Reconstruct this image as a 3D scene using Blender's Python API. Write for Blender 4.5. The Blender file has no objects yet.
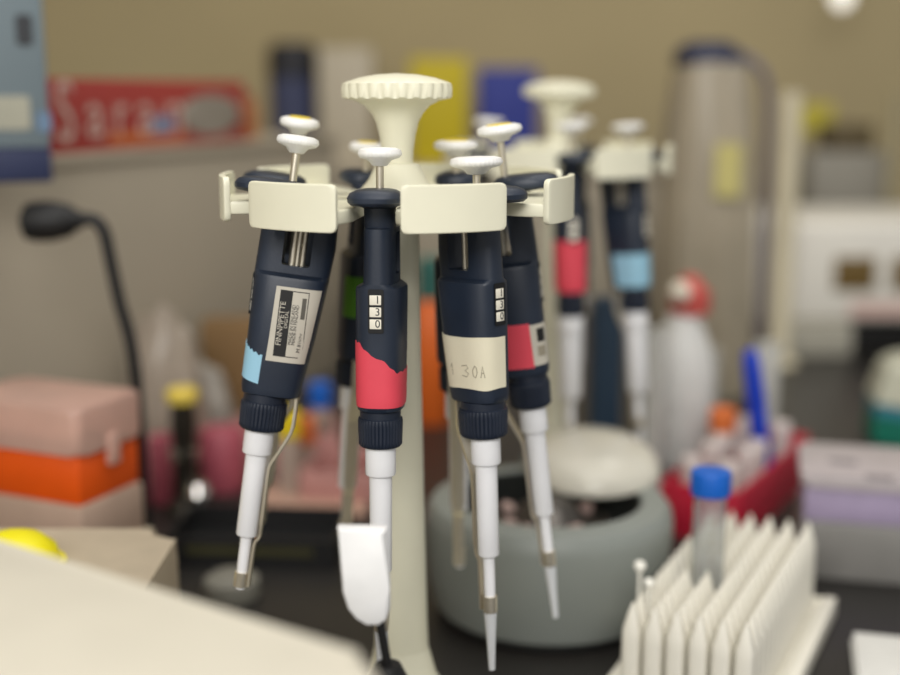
import bpy, bmesh, math, random
from mathutils import Vector, Matrix
random.seed(7)
S = bpy.context.scene
COL = S.collection
PI = math.pi
R = math.radians

# ------------------------------------------------------------------ camera geometry
CAM_Z, PITCH, FPX = 0.40, R(11.07), 1250.0
def P(px, py, Y):
    """world point seen at photo pixel (px,py) at horizontal distance Y"""
    dx, du = (px - 450) / FPX, (337.5 - py) / FPX
    d = Vector((dx, math.cos(PITCH) + du * math.sin(PITCH), -math.sin(PITCH) + du * math.cos(PITCH)))
    return Vector((0, 0, CAM_Z)) + d * (Y / d.y)
def G(px, py, z=0.0):
    """world point seen at photo pixel on the level z"""
    a = P(px, py, 1.0) - Vector((0, 0, CAM_Z))
    return Vector((0, 0, CAM_Z)) + a * ((z - CAM_Z) / a.z)

# ------------------------------------------------------------------ materials
MATS = {}
def lin(c):
    return tuple(((v / 255) / 12.92 if v / 255 <= .04045 else ((v / 255 + .055) / 1.055) ** 2.4) for v in c)
def M(name, rgb, rough=.5, metal=0, trans=0, alpha=1, var=.06, scale=40, bump=0, ior=1.45, sss=0, coat=0):
    if name in MATS: return MATS[name]
    m = bpy.data.materials.new(name); m.use_nodes = True
    nt = m.node_tree; b = nt.nodes['Principled BSDF']
    c = lin(rgb)
    tc = nt.nodes.new('ShaderNodeTexCoord'); nz = nt.nodes.new('ShaderNodeTexNoise')
    nz.inputs['Scale'].default_value = scale; nz.inputs['Detail'].default_value = 3
    nt.links.new(tc.outputs['Object'], nz.inputs['Vector'])
    rp = nt.nodes.new('ShaderNodeValToRGB')
    rp.color_ramp.elements[0].position = .3; rp.color_ramp.elements[1].position = .7
    rp.color_ramp.elements[0].color = (*[max(0, v * (1 - var)) for v in c], 1)
    rp.color_ramp.elements[1].color = (*[min(1, v * (1 + var)) for v in c], 1)
    nt.links.new(nz.outputs['Fac'], rp.inputs['Fac'])
    nt.links.new(rp.outputs['Color'], b.inputs['Base Color'])
    b.inputs['Roughness'].default_value = rough; b.inputs['Metallic'].default_value = metal
    b.inputs['Transmission Weight'].default_value = trans; b.inputs['Alpha'].default_value = alpha
    b.inputs['IOR'].default_value = ior
    b.inputs['Coat Weight'].default_value = coat
    if sss:
        b.inputs['Subsurface Weight'].default_value = sss
        b.inputs['Subsurface Radius'].default_value = (.004, .0035, .003); b.inputs['Subsurface Scale'].default_value = 1
    if bump:
        bp = nt.nodes.new('ShaderNodeBump'); bp.inputs['Strength'].default_value = bump; bp.inputs['Distance'].default_value = .001
        n2 = nt.nodes.new('ShaderNodeTexNoise'); n2.inputs['Scale'].default_value = scale * 12
        nt.links.new(tc.outputs['Object'], n2.inputs['Vector'])
        nt.links.new(n2.outputs['Fac'], bp.inputs['Height']); nt.links.new(bp.outputs['Normal'], b.inputs['Normal'])
    MATS[name] = m
    return m
cream = M('cream_plastic', (229, 226, 203), .38, var=.02)
navy = M('navy_plastic', (32, 41, 56), .42, var=.10, bump=.06, scale=60)
navy_d = M('navy_ribbed_plastic', (27, 35, 50), .45, var=.08)
black_in = M('black_recess', (12, 12, 14), .6)
white_p = M('white_plastic', (238, 238, 240), .32, var=.02)
white_k = M('white_button_plastic', (243, 242, 240), .35, var=.015)
steel = M('brushed_steel', (214, 206, 188), .34, metal=.8, var=.08)
clear_tip = M('frosted_tip_plastic', (232, 234, 236), .35, var=.02, trans=.25)
red_t = M('red_tape', (222, 72, 88), .55, var=.05)
blue_t = M('light_blue_tape', (150, 196, 218), .55, var=.04)
cream_t = M('cream_paper_tape', (224, 217, 192), .7, var=.04, bump=.1)
green_t = M('green_tape', (84, 140, 38), .55)
lab_w = M('label_silver', (196, 190, 176), .5)
ink = M('black_ink', (22, 21, 22), .6)
ink_g = M('faint_grey_ink', (150, 142, 124), .8)
paper_w = M('white_digit_wheel', (236, 230, 214), .5)
yel = M('yellow_dot', (226, 200, 60), .5)

# ------------------------------------------------------------------ bmesh helpers
def BM(): return bmesh.new()
def add_box(bm, lo, hi, bevel=0, seg=2, mat=None):
    lo, hi = Vector(lo), Vector(hi)
    t = bmesh.new()
    bmesh.ops.create_cube(t, size=1)
    for v in t.verts:
        v.co = Vector([(lo[i] + hi[i]) / 2 + v.co[i] * (hi[i] - lo[i]) for i in range(3)])
    if bevel: bmesh.ops.bevel(t, geom=t.edges[:], offset=bevel, segments=seg, profile=.5, affect='EDGES')
    if mat: bmesh.ops.transform(t, matrix=mat, verts=t.verts)
    join(bm, t); return bm
def join(bm, t):
    me = bpy.data.meshes.new('tmp'); t.to_mesh(me); t.free(); bm.from_mesh(me); bpy.data.meshes.remove(me)
def add_lathe(bm, prof, seg=40, mat=None, mod=None):
    """prof: list of (r,z), bottom to top; mod(r,z,k) may change r"""
    rings = []
    for j, (r, z) in enumerate(prof):
        if r < 1e-6: rings.append([bm.verts.new((0, 0, z))]); continue
        rings.append([bm.verts.new(((r if not mod else mod(r, z, 2 * PI * k / seg, j)) * math.cos(2 * PI * k / seg),
                                    (r if not mod else mod(r, z, 2 * PI * k / seg, j)) * math.sin(2 * PI * k / seg), z)) for k in range(seg)])
    stitch(bm, rings, seg)
    if mat: bmesh.ops.transform(bm, matrix=mat, verts=[v for r in rings for v in r])
    return bm
def stitch(bm, rings, seg, caps=True):
    for a, b in zip(rings[:-1], rings[1:]):
        if len(a) == 1 and len(b) == 1: continue
        for k in range(seg):
            k2 = (k + 1) % seg
            if len(a) == 1: bm.faces.new((a[0], b[k2], b[k]))
            elif len(b) == 1: bm.faces.new((a[k], a[k2], b[0]))
            else: bm.faces.new((a[k], a[k2], b[k2], b[k]))
    if caps:
        if len(rings[0]) > 1: bm.faces.new(list(reversed(rings[0])))
        if len(rings[-1]) > 1: bm.faces.new(rings[-1])
def spl(pts, n=8):
    pts = [Vector(p) for p in pts]; out = []
    for i in range(len(pts) - 1):
        p0 = pts[max(i - 1, 0)]; p1 = pts[i]; p2 = pts[i + 1]; p3 = pts[min(i + 2, len(pts) - 1)]
        for k in range(n):
            t = k / n
            out.append(.5 * ((2 * p1) + (-p0 + p2) * t + (2 * p0 - 5 * p1 + 4 * p2 - p3) * t * t + (-p0 + 3 * p1 - 3 * p2 + p3) * t ** 3))
    out.append(pts[-1]); return out
def add_tube(bm, pts, r, seg=12):
    pts = [Vector(p) for p in pts]; rings = []; n = len(pts)
    rr = r if isinstance(r, (list, tuple)) else [r] * n
    up = None
    for i, p in enumerate(pts):
        d = (pts[min(i + 1, n - 1)] - pts[max(i - 1, 0)]).normalized()
        if up is None:
            up = d.cross(Vector((0, 0, 1)))
            if up.length < .01: up = d.cross(Vector((1, 0, 0)))
        up = (up - d * up.dot(d)).normalized(); w = d.cross(up)
        rings.append([bm.verts.new(p + rr[i] * (math.cos(2 * PI * k / seg) * up + math.sin(2 * PI * k / seg) * w)) for k in range(seg)])
    stitch(bm, rings, seg); return bm
def sect(theta, c, a, b, n):
    ct, st = math.cos(theta), math.sin(theta)
    return (c + a * math.copysign(abs(ct) ** (2 / n), ct), b * math.copysign(abs(st) ** (2 / n), st))
def add_loft(bm, secs, seg=64):
    """secs: (z, c, a, b, n) superellipses"""
    rings = []
    for z, c, a, b, n in secs:
        rings.append([bm.verts.new((*sect(2 * PI * k / seg, c, a, b, n), z)) for k in range(seg)])
    stitch(bm, rings, seg); return bm
def add_prism(bm, poly, z0, z1, bevel=0, mat=None):
    t = bmesh.new()
    lo = [t.verts.new((x, y, z0)) for x, y in poly]; hi = [t.verts.new((x, y, z1)) for x, y in poly]
    n = len(poly)
    f0 = t.faces.new(list(reversed(lo))); f1 = t.faces.new(hi)
    for i in range(n): t.faces.new((lo[i], lo[(i + 1) % n], hi[(i + 1) % n], hi[i]))
    if bevel:
        es = [e for e in list(f0.edges) + list(f1.edges)]
        bmesh.ops.bevel(t, geom=es, offset=bevel, segments=2, profile=.5, affect='EDGES')
    bmesh.ops.triangulate(t, faces=[f for f in t.faces if len(f.verts) > 8])
    if mat: bmesh.ops.transform(t, matrix=mat, verts=t.verts)
    join(bm, t); return bm
def rrect(x0, y0, x1, y1, r, n=6):
    out = []
    for cx, cy, a in ((x1 - r, y1 - r, 0), (x0 + r, y1 - r, 90), (x0 + r, y0 + r, 180), (x1 - r, y0 + r, 270)):
        for k in range(n + 1):
            t = R(a + 90 * k / n); out.append((cx + r * math.cos(t), cy + r * math.sin(t)))
    return out
def finish_mesh(name, bm, m, smooth=True):
    bmesh.ops.recalc_face_normals(bm, faces=bm.faces)
    me = bpy.data.meshes.new(name); bm.to_mesh(me); bm.free()
    me.materials.append(m)
    if smooth:
        me.polygons.foreach_set('use_smooth', [True] * len(me.polygons))
        me.set_sharp_from_angle(angle=R(38))
    return me
def link(name, me, parent=None):
    o = bpy.data.objects.new(name, me); COL.objects.link(o)
    if parent: o.parent = parent
    return o
def obj(name, bm, m, parent=None, smooth=True):
    return link(name, finish_mesh(name, bm, m, smooth), parent)
CACHE = {}
def cobj(key, name, fn, m, parent):
    """a part whose mesh is shared between copies"""
    k = (key, m.name)
    if k not in CACHE: CACHE[k] = finish_mesh(name, fn(), m)
    return link(name, CACHE[k], parent)
def tag(o, label, cat, group=None):
    o['label'] = label; o['category'] = cat
    if group: o['group'] = group
    return o
def thing(name, label, cat, loc=(0, 0, 0), rz=0, group=None):
    o = bpy.data.objects.new(name, None); COL.objects.link(o); o.empty_display_size = .02
    o.location = loc; o.rotation_euler = (0, 0, rz)
    return tag(o, label, cat, group)
def struct(o): o['kind'] = 'structure'; return o
def text_mesh(name, s, size, m, mat, parent, ext=.00008, align='CENTER'):
    cu = bpy.data.curves.new('t', 'FONT'); cu.body = s; cu.size = size; cu.extrude = ext
    cu.align_x = align; cu.align_y = 'CENTER'; cu.resolution_u = 3
    o = bpy.data.objects.new('t', cu); COL.objects.link(o)
    me = bpy.data.meshes.new_from_object(o.evaluated_get(bpy.context.evaluated_depsgraph_get()))
    bpy.data.objects.remove(o); bpy.data.curves.remove(cu)
    me.name = name; me.transform(mat); me.materials.clear(); me.materials.append(m)
    return link(name, me, parent)
def basis(o, x, y, z):
    return Matrix(((x[0], y[0], z[0], o[0]), (x[1], y[1], z[1], o[1]), (x[2], y[2], z[2], o[2]), (0, 0, 0, 1)))

# ================================================================== SETTING
wall_m = M('wall_paint_beige', (176, 161, 124), .85, var=.05, scale=2.5)
wall_l = M('panel_greige_laminate', (172, 162, 144), .7, var=.03, scale=5)
bench_m = M('black_epoxy_worktop', (40, 38, 36), .38, var=.15, scale=8, bump=.05)
o = struct(obj('wall_back', add_box(BM(), (-2.6, 2.75, -.9), (2.6, 2.85, 2.2)), wall_m))
o = struct(obj('wall_left', add_box(BM(), (-1.35, .2, -.9), (-1.25, 2.75, 2.2)), wall_m))
o = struct(obj('floor', add_box(BM(), (-2.6, -.6, -.95), (2.6, 2.85, -.9)), M('floor_vinyl_grey', (120, 116, 108), .6)))
t = thing('lab_bench', 'long black-topped laboratory bench everything stands on', 'bench', (0, 0, -.9))
obj('worktop', add_box(BM(), (-1.2, .16, .86), (1.5, 2.70, .90), .004), bench_m, t)
obj('cabinet', add_box(BM(), (-1.15, .22, .0), (1.45, 2.68, .86), .004), M('bench_cabinet_grey', (150, 146, 138), .5), t)

# ================================================================== PIPETTE STAND
NF = 7
def make_stand(hx, hy, phi0, label):
    t = thing('pipette_stand', label, 'pipette stand', (hx, hy, 0))
    obj('base', add_lathe(BM(), [(0, 0), (.076, 0), (.078, .003), (.076, .008), (.062, .013), (.043, .021), (.030, .032), (.0215, .047), (.0166, .066)], 64), cream, t)
    obj('column', add_lathe(BM(), [(.0166, .066), (.0160, .085), (.0144, .16), (.0130, .25), (.0122, .3320)], 48), cream, t)
    # ring with seven open slots
    poly = []
    for i in range(NF):
        pc = phi0 + 360 / NF * i
        for k in range(9):
            a = R(pc - 16.0 + 32.0 * k / 8); poly.append((.0975 * math.sin(a), -.0975 * math.cos(a)))
        ps = R(pc + 180 / NF)
        u = Vector((math.sin(ps), -math.cos(ps))); v = Vector((math.cos(ps), math.sin(ps)))
        h, q0 = .0115, .042
        path = [(.089, -.0122), (.080, -h), (.06, -h)]
        path += [(q0 - h * math.sin(R(s)), -h * math.cos(R(s))) for s in range(0, 181, 20)]
        path += [(.06, h), (.080, h), (.089, .0122)]
        for q, s in path:
            w = u * q + v * s; poly.append((w.x, w.y))
    obj('carousel_ring', add_prism(BM(), poly, .3350, .3420, .0010), cream, t)
    obj('hub', add_lathe(BM(), [(.028, .3420), (.023, .3440), (.0170, .3510), (.0135, .3580), (.0122, .3605), (.0100, .3610)], 48), cream, t)
    for i in range(NF):
        pc = phi0 + 360 / NF * i
        bm = BM(); ro, ri, n = .1008, .0972, 16
        def ang(k): return R(pc - 16.4 + 32.8 * k / n)
        pl = [(ro * math.sin(ang(k)), -ro * math.cos(ang(k))) for k in range(n + 1)] + [(ri * math.sin(ang(k)), -ri * math.cos(ang(k))) for k in range(n, -1, -1)]
        # rounded upright plate: prism, then pull the four corners in
        tb = bmesh.new(); nz = 10; z0, z1, rc = .3310, .3553, .0030
        W = ro * R(16.4)
        rings = []
        for j in range(nz + 1):
            zz = z0 + (z1 - z0) * (.5 - .5 * math.cos(PI * j / nz))
            dz = max(0, rc - min(zz - z0, z1 - zz)); pull = rc - math.sqrt(max(0, rc * rc - dz * dz))
            s = (W - pull) / W
            rings.append([tb.verts.new((x, y, zz)) for x, y in
                          [(ro * math.sin(R(pc) + (ang(k) - R(pc)) * s), -ro * math.cos(R(pc) + (ang(k) - R(pc)) * s)) for k in range(n + 1)] +
                          [(ri * math.sin(R(pc) + (ang(k) - R(pc)) * s), -ri * math.cos(R(pc) + (ang(k) - R(pc)) * s)) for k in range(n, -1, -1)]])
        stitch(tb, rings, 2 * n + 2)
        bmesh.ops.recalc_face_normals(tb, faces=tb.faces)
        es = [e for e in tb.edges if e.is_manifold and e.calc_face_angle(0) > R(50)]
        bmesh.ops.bevel(tb, geom=es, offset=.0007, segments=2, profile=.5, affect='EDGES')
        join(bm, tb)
        # gusset joining the plate to the ring
        obj('shield', bm, cream, t)
    def mod(r, z, a, j):
        return r * (1 - .045 * (.5 + .5 * math.cos(a * 24)) ** 2) if 8 <= j <= 9 else r * (1 - .02 * (.5 + .5 * math.cos(a * 24)) ** 2) if j == 10 else r
    obj('knob', add_lathe(BM(), [(.0088, .3605), (.0092, .368), (.0102, .376), (.0120, .3835), (.0145, .3885), (.0185, .3930), (.0240, .3958), (.0302, .3970),
                                 (.0312, .3978), (.0314, .4022), (.0308, .4052), (.0285, .4062), (.021, .4086), (.011, .4103), (0, .4109)], 192, mod=mod), cream, t)
    return t

# ================================================================== PIPETTE
BODY = [(-.0405, -.0070, .0205, .0090, 3.0), (-.0425, -.0070, .0205, .0125, 3.0), (-.0440, -.0070, .0203, .0130, 3.0), (-.075, -.0055, .0185, .0130, 2.9),
        (-.1045, -.0035, .0165, .0127, 2.8), (-.1080, -.0035, .0160, .0122, 2.7), (-.1090, -.0030, .0145, .0110, 2.6)]
NECK = [(-.0112, -.0020, .0106, .0082, 2.4), (-.0118, -.0080, .0205, .0085, 2.8), (-.025, -.0080, .0210, .0085, 2.8), (-.0405, -.0070, .0205, .0087, 3.0)]
def bsec(w):
    L = BODY
    for p, q in zip(L[:-1], L[1:]):
        if q[0] <= w <= p[0]:
            t = (w - p[0]) / (q[0] - p[0]); return [p[i] + t * (q[i] - p[i]) for i in range(1, 5)]
    return list(L[0][1:]) if w > L[0][0] else list(L[-1][1:])
def bsurf(th, w, off=0):
    c, a, b, n = bsec(w); x, y = sect(th, c, a + off, b + off, n); return Vector((x, y, w))
def patch(th0, th1, lo, hi, off=.00035, nt=40, nw=8):
    """a sticker lying on the body between two angles; lo/hi are heights or functions of 0..1 along it"""
    f = lambda h, s: h(s) if callable(h) else h
    bm = BM(); g = []
    for layer in (off, -.0002):
        g.append([[bm.verts.new(bsurf(R(th0 + (th1 - th0) * i / nt), f(lo, i / nt) + (f(hi, i / nt) - f(lo, i / nt)) * j / nw, layer)) for j in range(nw + 1)] for i in range(nt + 1)])
    for L in g:
        for i in range(nt):
            for j in range(nw): bm.faces.new((L[i][j], L[i + 1][j], L[i + 1][j + 1], L[i][j + 1]))
    A, B = g
    for i in range(nt):
        bm.faces.new((A[i][0], A[i + 1][0], B[i + 1][0], B[i][0])); bm.faces.new((A[i][nw], A[i + 1][nw], B[i + 1][nw], B[i][nw]))
    for j in range(nw):
        bm.faces.new((A[0][j], A[0][j + 1], B[0][j + 1], B[0][j])); bm.faces.new((A[nt][j], A[nt][j + 1], B[nt][j + 1], B[nt][j]))
    return bm
def body_bm():
    bm = BM()
    secs = [(.0092, .008, .0105, .0070, 2.3), (.0086, .0095, .0150, .0100, 2.4), (.0070, .0105, .0178, .0134, 2.4), (.0045, .011, .0190, .0145, 2.5), (.0022, .011, .0188, .0142, 2.5),
            (.0006, .0100, .0180, .0124, 2.5), (.0002, .004, .0150, .0100, 2.5), (-.0012, -.0010, .0112, .0082, 2.4)] + NECK + BODY
    add_loft(bm, list(reversed(secs)), 72)
    return bm
def cut_body():
    """body with the see-through opening in its neck"""
    a = link('a', finish_mesh('body', body_bm(), navy)); cb = BM(); add_box(cb, (-.0165, -.03, -.0362), (-.0010, .03, -.0140), .0015)
    c = link('c', finish_mesh('c', cb, black_in))
    md = a.modifiers.new('b', 'BOOLEAN'); md.object = c; md.operation = 'DIFFERENCE'; md.solver = 'EXACT'
    me = bpy.data.meshes.new_from_object(a.evaluated_get(bpy.context.evaluated_depsgraph_get()))
    bpy.data.objects.remove(a); bpy.data.objects.remove(c)
    me.polygons.foreach_set('use_smooth', [True] * len(me.polygons)); me.set_sharp_from_angle(angle=R(38))
    me.name = 'body'
    return me
BODY_ME = cut_body()
def ribs(n, d):
    def mod(r, z, a, j): return r * (1 - d * (math.cos(a * n) < -.2)) if 2 <= j <= 5 else r
    return mod
def collar_bm():
    return add_lathe(BM(), [(.0085, -.1288), (.0108, -.1286), (.0118, -.1273), (.0118, -.1253), (.0121, -.1165), (.0121, -.1145), (.0118, -.1132), (.0110, -.1128), (.0110, -.1085)], 144, mod=ribs(36, .045))
def lowmap(z, low): return z if z > -.1285 else -.1285 + (z + .1285) * low
def lowprof(prof, low): return [(a, lowmap(z, low)) for a, z in prof]
def ejector_bm(low):
    # flat metal arm: runs down from the body, bends in to the shaft, follows it down
    c = spl([(-.0178, -.105), (-.0180, -.1180), (-.0172, -.1280), (-.0120, -.1415), (-.0085, -.1500), (-.0076, -.1570), (-.0074, -.1930), (-.0068, -.1995), (-.0048, -.2045), (-.0044, -.2320)], 6)
    c = [Vector((p[0], lowmap(p[1], low), 0)) for p in c]
    bm = BM(); rings = []; n = len(c)
    for i, p in enumerate(c):
        d = (c[min(i + 1, n - 1)] - c[max(i - 1, 0)]); d = d.normalized(); nr = Vector((d[1], -d[0]))
        hw = .0042 if p[1] > lowmap(-.195, low) else .0036
        th = .0007
        rings.append([bm.verts.new((p[0] + nr[0] * s * th, v * hw, p[1] + nr[1] * s * th)) for s, v in ((1, -1), (1, -.6), (1.8, 0), (1, .6), (1, 1), (-1, 1), (-.6, .6), (0, 0), (-.6, -.6), (-1, -1))])
    stitch(bm, rings, 10); return bm
def make_pipette(hub, phi, lean, label, knob=1.0, knob_dz=0.0, dot=False, side=0, tip=True, r0=.064, group=None, simple=False, low=1.0, twist=0.0, dz=0.0, collar_s=1.0, barrel=1.0):
    """hangs in the slot at angle phi (degrees, 0 = towards the camera); lean pushes its lower end outward"""
    p = R(phi); out = Vector((math.sin(p), -math.cos(p), 0)); tan = Vector((math.cos(p), math.sin(p), 0))
    up = (Vector((0, 0, 1)) - out * math.tan(R(lean)) - tan * math.tan(R(side))).normalized()
    o2 = out * math.cos(R(twist)) + tan * math.sin(R(twist))
    x = (o2 - up * o2.dot(up)).normalized(); y = up.cross(x)
    t = thing('pipette', label, 'pipette', group=group)
    t.matrix_world = basis(Vector((hub[0], hub[1], .3420 + dz)) + out * r0, x, y, up)
    link('body', BODY_ME, t)
    cobj('rods', 'inner_rods', lambda: add_tube(add_tube(add_tube(BM(), [(-.0062, 0, -.0385), (-.0062, 0, -.0095)], .0021), [(-.0115, 0, -.0385), (-.0115, 0, -.0095)], .0017), [(-.009, .003, -.0385), (-.009, .003, -.0095)], .0012), steel, t)
    cl = cobj('collar', 'collar', collar_bm, navy_d, t); cl.scale = (collar_s, collar_s, 1); cl.location.x = -.009 * (collar_s - 1)
    K = str(low)
    cn = cobj('cone' + K, 'tip_cone', lambda: add_lathe(BM(), lowprof([(.0070, -.1449), (.0080, -.1447), (.0083, -.1439), (.0083, -.1284), (.0080, -.1270)], low), 40), white_p, t)
    sh = cobj('shaft' + K, 'shaft', lambda: add_lathe(BM(), lowprof([(.0040, -.1992), (.0056, -.1990), (.0060, -.1982), (.0062, -.1446)], low), 36), white_p, t)
    cobj('nozzle' + K, 'nozzle', lambda: add_lathe(BM(), lowprof([(.0020, -.2350), (.0026, -.2348), (.0032, -.2190), (.0033, -.1988)], low), 28), white_p, t)
    cobj('ejector' + K, 'ejector_arm', lambda: ejector_bm(low), steel, t)
    cobj('clip' + K, 'ejector_clip', lambda: add_lathe(BM(), lowprof([(.0034, -.2330), (.0040, -.2330), (.0041, -.2235), (.0035, -.2235)], low), 28), steel, t)
    cn.scale = (barrel ** .6, barrel ** .6, 1); sh.scale = (barrel, barrel, 1)
    if tip:
        cobj('tip' + K, 'disposable_tip', lambda: add_lathe(BM(), lowprof([(.0013, -.2685), (.0018, -.2685), (.0026, -.2505), (.0037, -.2340), (.0035, -.2338)], low), 24), clear_tip, t)
    kz = .0200 + knob_dz
    obj('plunger_rod', add_tube(BM(), [(-.001, 0, .009), (-.001, 0, kz + .0045)], .0021, 16), steel, t)
    def kb():
        k = knob
        prof = [(0, kz), (.0030, kz), (.0042 * k, kz + .0004), (.0062 * k, kz + .0030), (.0105 * k, kz + .0044), (.0116 * k, kz + .0056), (.0118 * k, kz + .0068), (.0112 * k, kz + .0086), (.0085 * k, kz + .0096), (0, kz + .0100)]
        return add_lathe(BM(), prof, 144, mod=lambda r, z, a, j: r * (1 - .018 * (math.cos(a * 36) < 0)) if 4 <= j <= 6 else r, mat=Matrix.Translation((-.001, 0, 0)))
    pb = obj('push_button', kb(), white_k, t)
    if dot:
        d = obj('button_inlay', add_lathe(BM(), [(0, kz + .0096), (.0066 * knob, kz + .0096), (.0062 * knob, kz + .0103), (0, kz + .0106)], 32, mat=Matrix.Translation((-.001, 0, 0))), yel, pb)
        d['label'] = 'yellow disc on top of the white button'
    # volume window on the outward face
    w = cobj('vw', 'volume_window', lambda: add_prism(BM(), rrect(-.0112, -.0041, .0118, .0041, .0010), 0, .0004, 0, basis((.0131, 0, -.0545), (0, 0, 1), (0, 1, 0), (-1, 0, 0)) @ Matrix.Translation((0, 0, -.0007))), black_in, t)
    for k, ch in enumerate('130'):
        dg = cobj('dw%d' % k, 'digit_wheel', lambda: add_box(BM(), (.0126, -.0036, -.0512 - .0063 * k), (.0139, .0032, -.0454 - .0063 * k), .0006), paper_w, w)
        if not simple:
            text_mesh('digit', ch, .0058, ink, basis((.01392, .0010, -.0483 - .0063 * k), (0, 1, 0), (0, 0, 1), (1, 0, 0)), w)
    return t

HX, HY = P(397, 90, .72).x, .72
HUB = (HX, HY)
C0 = 19.5
make_stand(HX, HY, C0, 'cream carousel stand with fluted knob, in sharp focus, pipettes around it')
SL = [C0 - 180 / 7 + 360 / 7 * i for i in range(7)]      # slot angles; index 0 = nearest the camera
p_front = make_pipette(HUB, SL[0], 2.5, 'slim-faced navy pipette with slanted red tape, hanging nearest in front of column', knob=.98, knob_dz=.0005)
tp = obj('red_tape', patch(-118, 118, -.1060, lambda s: -.0713 - .0160 * max(0, min(1, (s - .34) / .34)) + .0005 * math.sin(s * 60)), red_t, p_front)
tp['label'] = 'red tape with slanted top edge'

p_right = make_pipette(HUB, SL[1], 2.6, 'navy pipette wrapped in cream paper tape with faint handwriting', knob=1.22, knob_dz=-.005, low=.985, collar_s=1.13)
tp = obj('paper_tape', patch(-182, 10, lambda s: -.1005 + .0004 * math.sin(s * 15), lambda s: -.0718 + .0003 * math.sin(s * 11)), cream_t, p_right)
# handwriting: pencil strokes following the tape
def stroke(bm, pts, r=.00022):
    add_tube(bm, [bsurf(R(a), w, .0005) for a, w in pts], r, 6)
hb = BM()
def glyph(ch, a0, w0, sa, sw):
    G_ = {'1': [[(0, .7), (.3, 1), (.3, 0)]], '3': [[(0, .9), (.5, 1), (.7, .75), (.3, .52), (.75, .28), (.45, 0), (0, .08)]],
          '0': [[(.35, 1), (0, .6), (.1, .1), (.45, 0), (.75, .4), (.65, .85), (.35, 1)]], 'A': [[(0, 0), (.35, 1), (.75, 0)], [(.15, .4), (.6, .4)]]}
    for st in G_[ch]: stroke(hb, [(a0 + u * sa, w0 + v * sw) for u, v in st])
for k, ch in enumerate('130A'):
    glyph(ch, -108 + 19 * k, -.0935, 14, .0064)
for k in range(11):
    wv = -.0775 - .0018 * k
    stroke(hb, [(-137 + random.uniform(-2, 2), wv), (-132, wv + .0005), (-126 + random.uniform(-3, 3), wv - .0003)], .00018)
hw = obj('handwriting', hb, ink_g, tp); hw['label'] = 'faint grey handwriting on the cream tape'

p_left = make_pipette(HUB, SL[6], 9.4, 'navy pipette with silver label and light blue tape, leaning left, without a tip', knob=.98, knob_dz=.0042, tip=False, r0=.0685, low=.87, twist=-30, dz=.0020, collar_s=1.06)
tp = obj('blue_tape', patch(-6, 74, lambda s: -.0985 - .0035 * s, lambda s: -.0795 - .0070 * s + .0006 * math.sin(s * 40), nt=30), blue_t, p_left); tp['label'] = 'light blue torn tape'
sk = obj('label_sticker', patch(80, 146, -.0885, -.0475, nt=24), lab_w, p_left); sk['label'] = 'silver and black maker label'
# print on the label: flat panel on the flank (the flank is nearly a plane with normal +y)
def flank(u, w, off): # point on the +v flank
    c, a, b, n = bsec(w)
    cc = max(-1, min(1, (u - c) / a)); y = b * (1 - abs(cc) ** n) ** (1 / n)
    return Vector((u, y + off, w))
def flank_panel(u0, u1, w0, w1, off, nu=6, nw=6):
    bm = BM(); g = [[[bm.verts.new(flank(u0 + (u1 - u0) * i / nu, w0 + (w1 - w0) * j / nw, f)) for j in range(nw + 1)] for i in range(nu + 1)] for f in (off, off - .0003)]
    for L in g:
        for i in range(nu):
            for j in range(nw): bm.faces.new((L[i][j], L[i + 1][j], L[i + 1][j + 1], L[i][j + 1]))
    for i in range(nu):
        for j in (0, nw): bm.faces.new((g[0][i][j], g[0][i + 1][j], g[1][i + 1][j], g[1][i][j]))
    for j in range(nw):
        for i in (0, nu): bm.faces.new((g[0][i][j], g[0][i][j + 1], g[1][i][j + 1], g[1][i][j]))
    return bm
def flank_text(s, u, w, size, m, parent):
    # reads upward along the body
    pt = flank(u, w, .00062)
    return text_mesh('print', s, size, m, basis(pt, (0, 0.0, 1), (1, 0, 0), (0, 1, 0)), parent)
fr = obj('label_frame', flank_panel(-.0186, -.0030, -.0855, -.0492, .00045), ink, sk)
obj('label_field', flank_panel(-.0182, -.0098, -.0850, -.0497, .00052), lab_w, sk)
flank_text('FINNPIPETTE', -.0052, -.0675, .0042, lab_w, sk)
flank_text('DIGITAL', -.0080, -.0650, .0026, lab_w, sk)
for k in range(2):
    flank_text('MADE IN FINLAND', -.0112 - .0019 * k, -.0675, .0026, ink, sk)
flank_text('M 81090', -.0162, -.0770, .0030, ink, sk)
obj('label_block', flank_panel(-.0175, -.0152, -.0640, -.0525, .00058), M('label_grey_print', (92, 88, 80), .6), sk)

p_far_right = make_pipette(HUB, SL[2], 7.0, 'navy pipette with red tape beside white label, leaning out on the right', knob=1.12, knob_dz=.009, dot=True, low=.985, twist=-14, dz=.0018, collar_s=1.05)
obj('red_tape', patch(-165, -66, -.1030, -.0765), red_t, p_far_right)
sk = obj('label_sticker', patch(-66, -8, -.1020, -.0775, nt=16), lab_w, p_far_right); sk['label'] = 'white label with black square'
obj('label_block', patch(-50, -24, -.0880, -.0800, off=.0006, nt=10, nw=4), ink, sk)
obj('label_print', patch(-52, -26, -.0965, -.0905, off=.0006, nt=10, nw=3), ink_g, sk)

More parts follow.
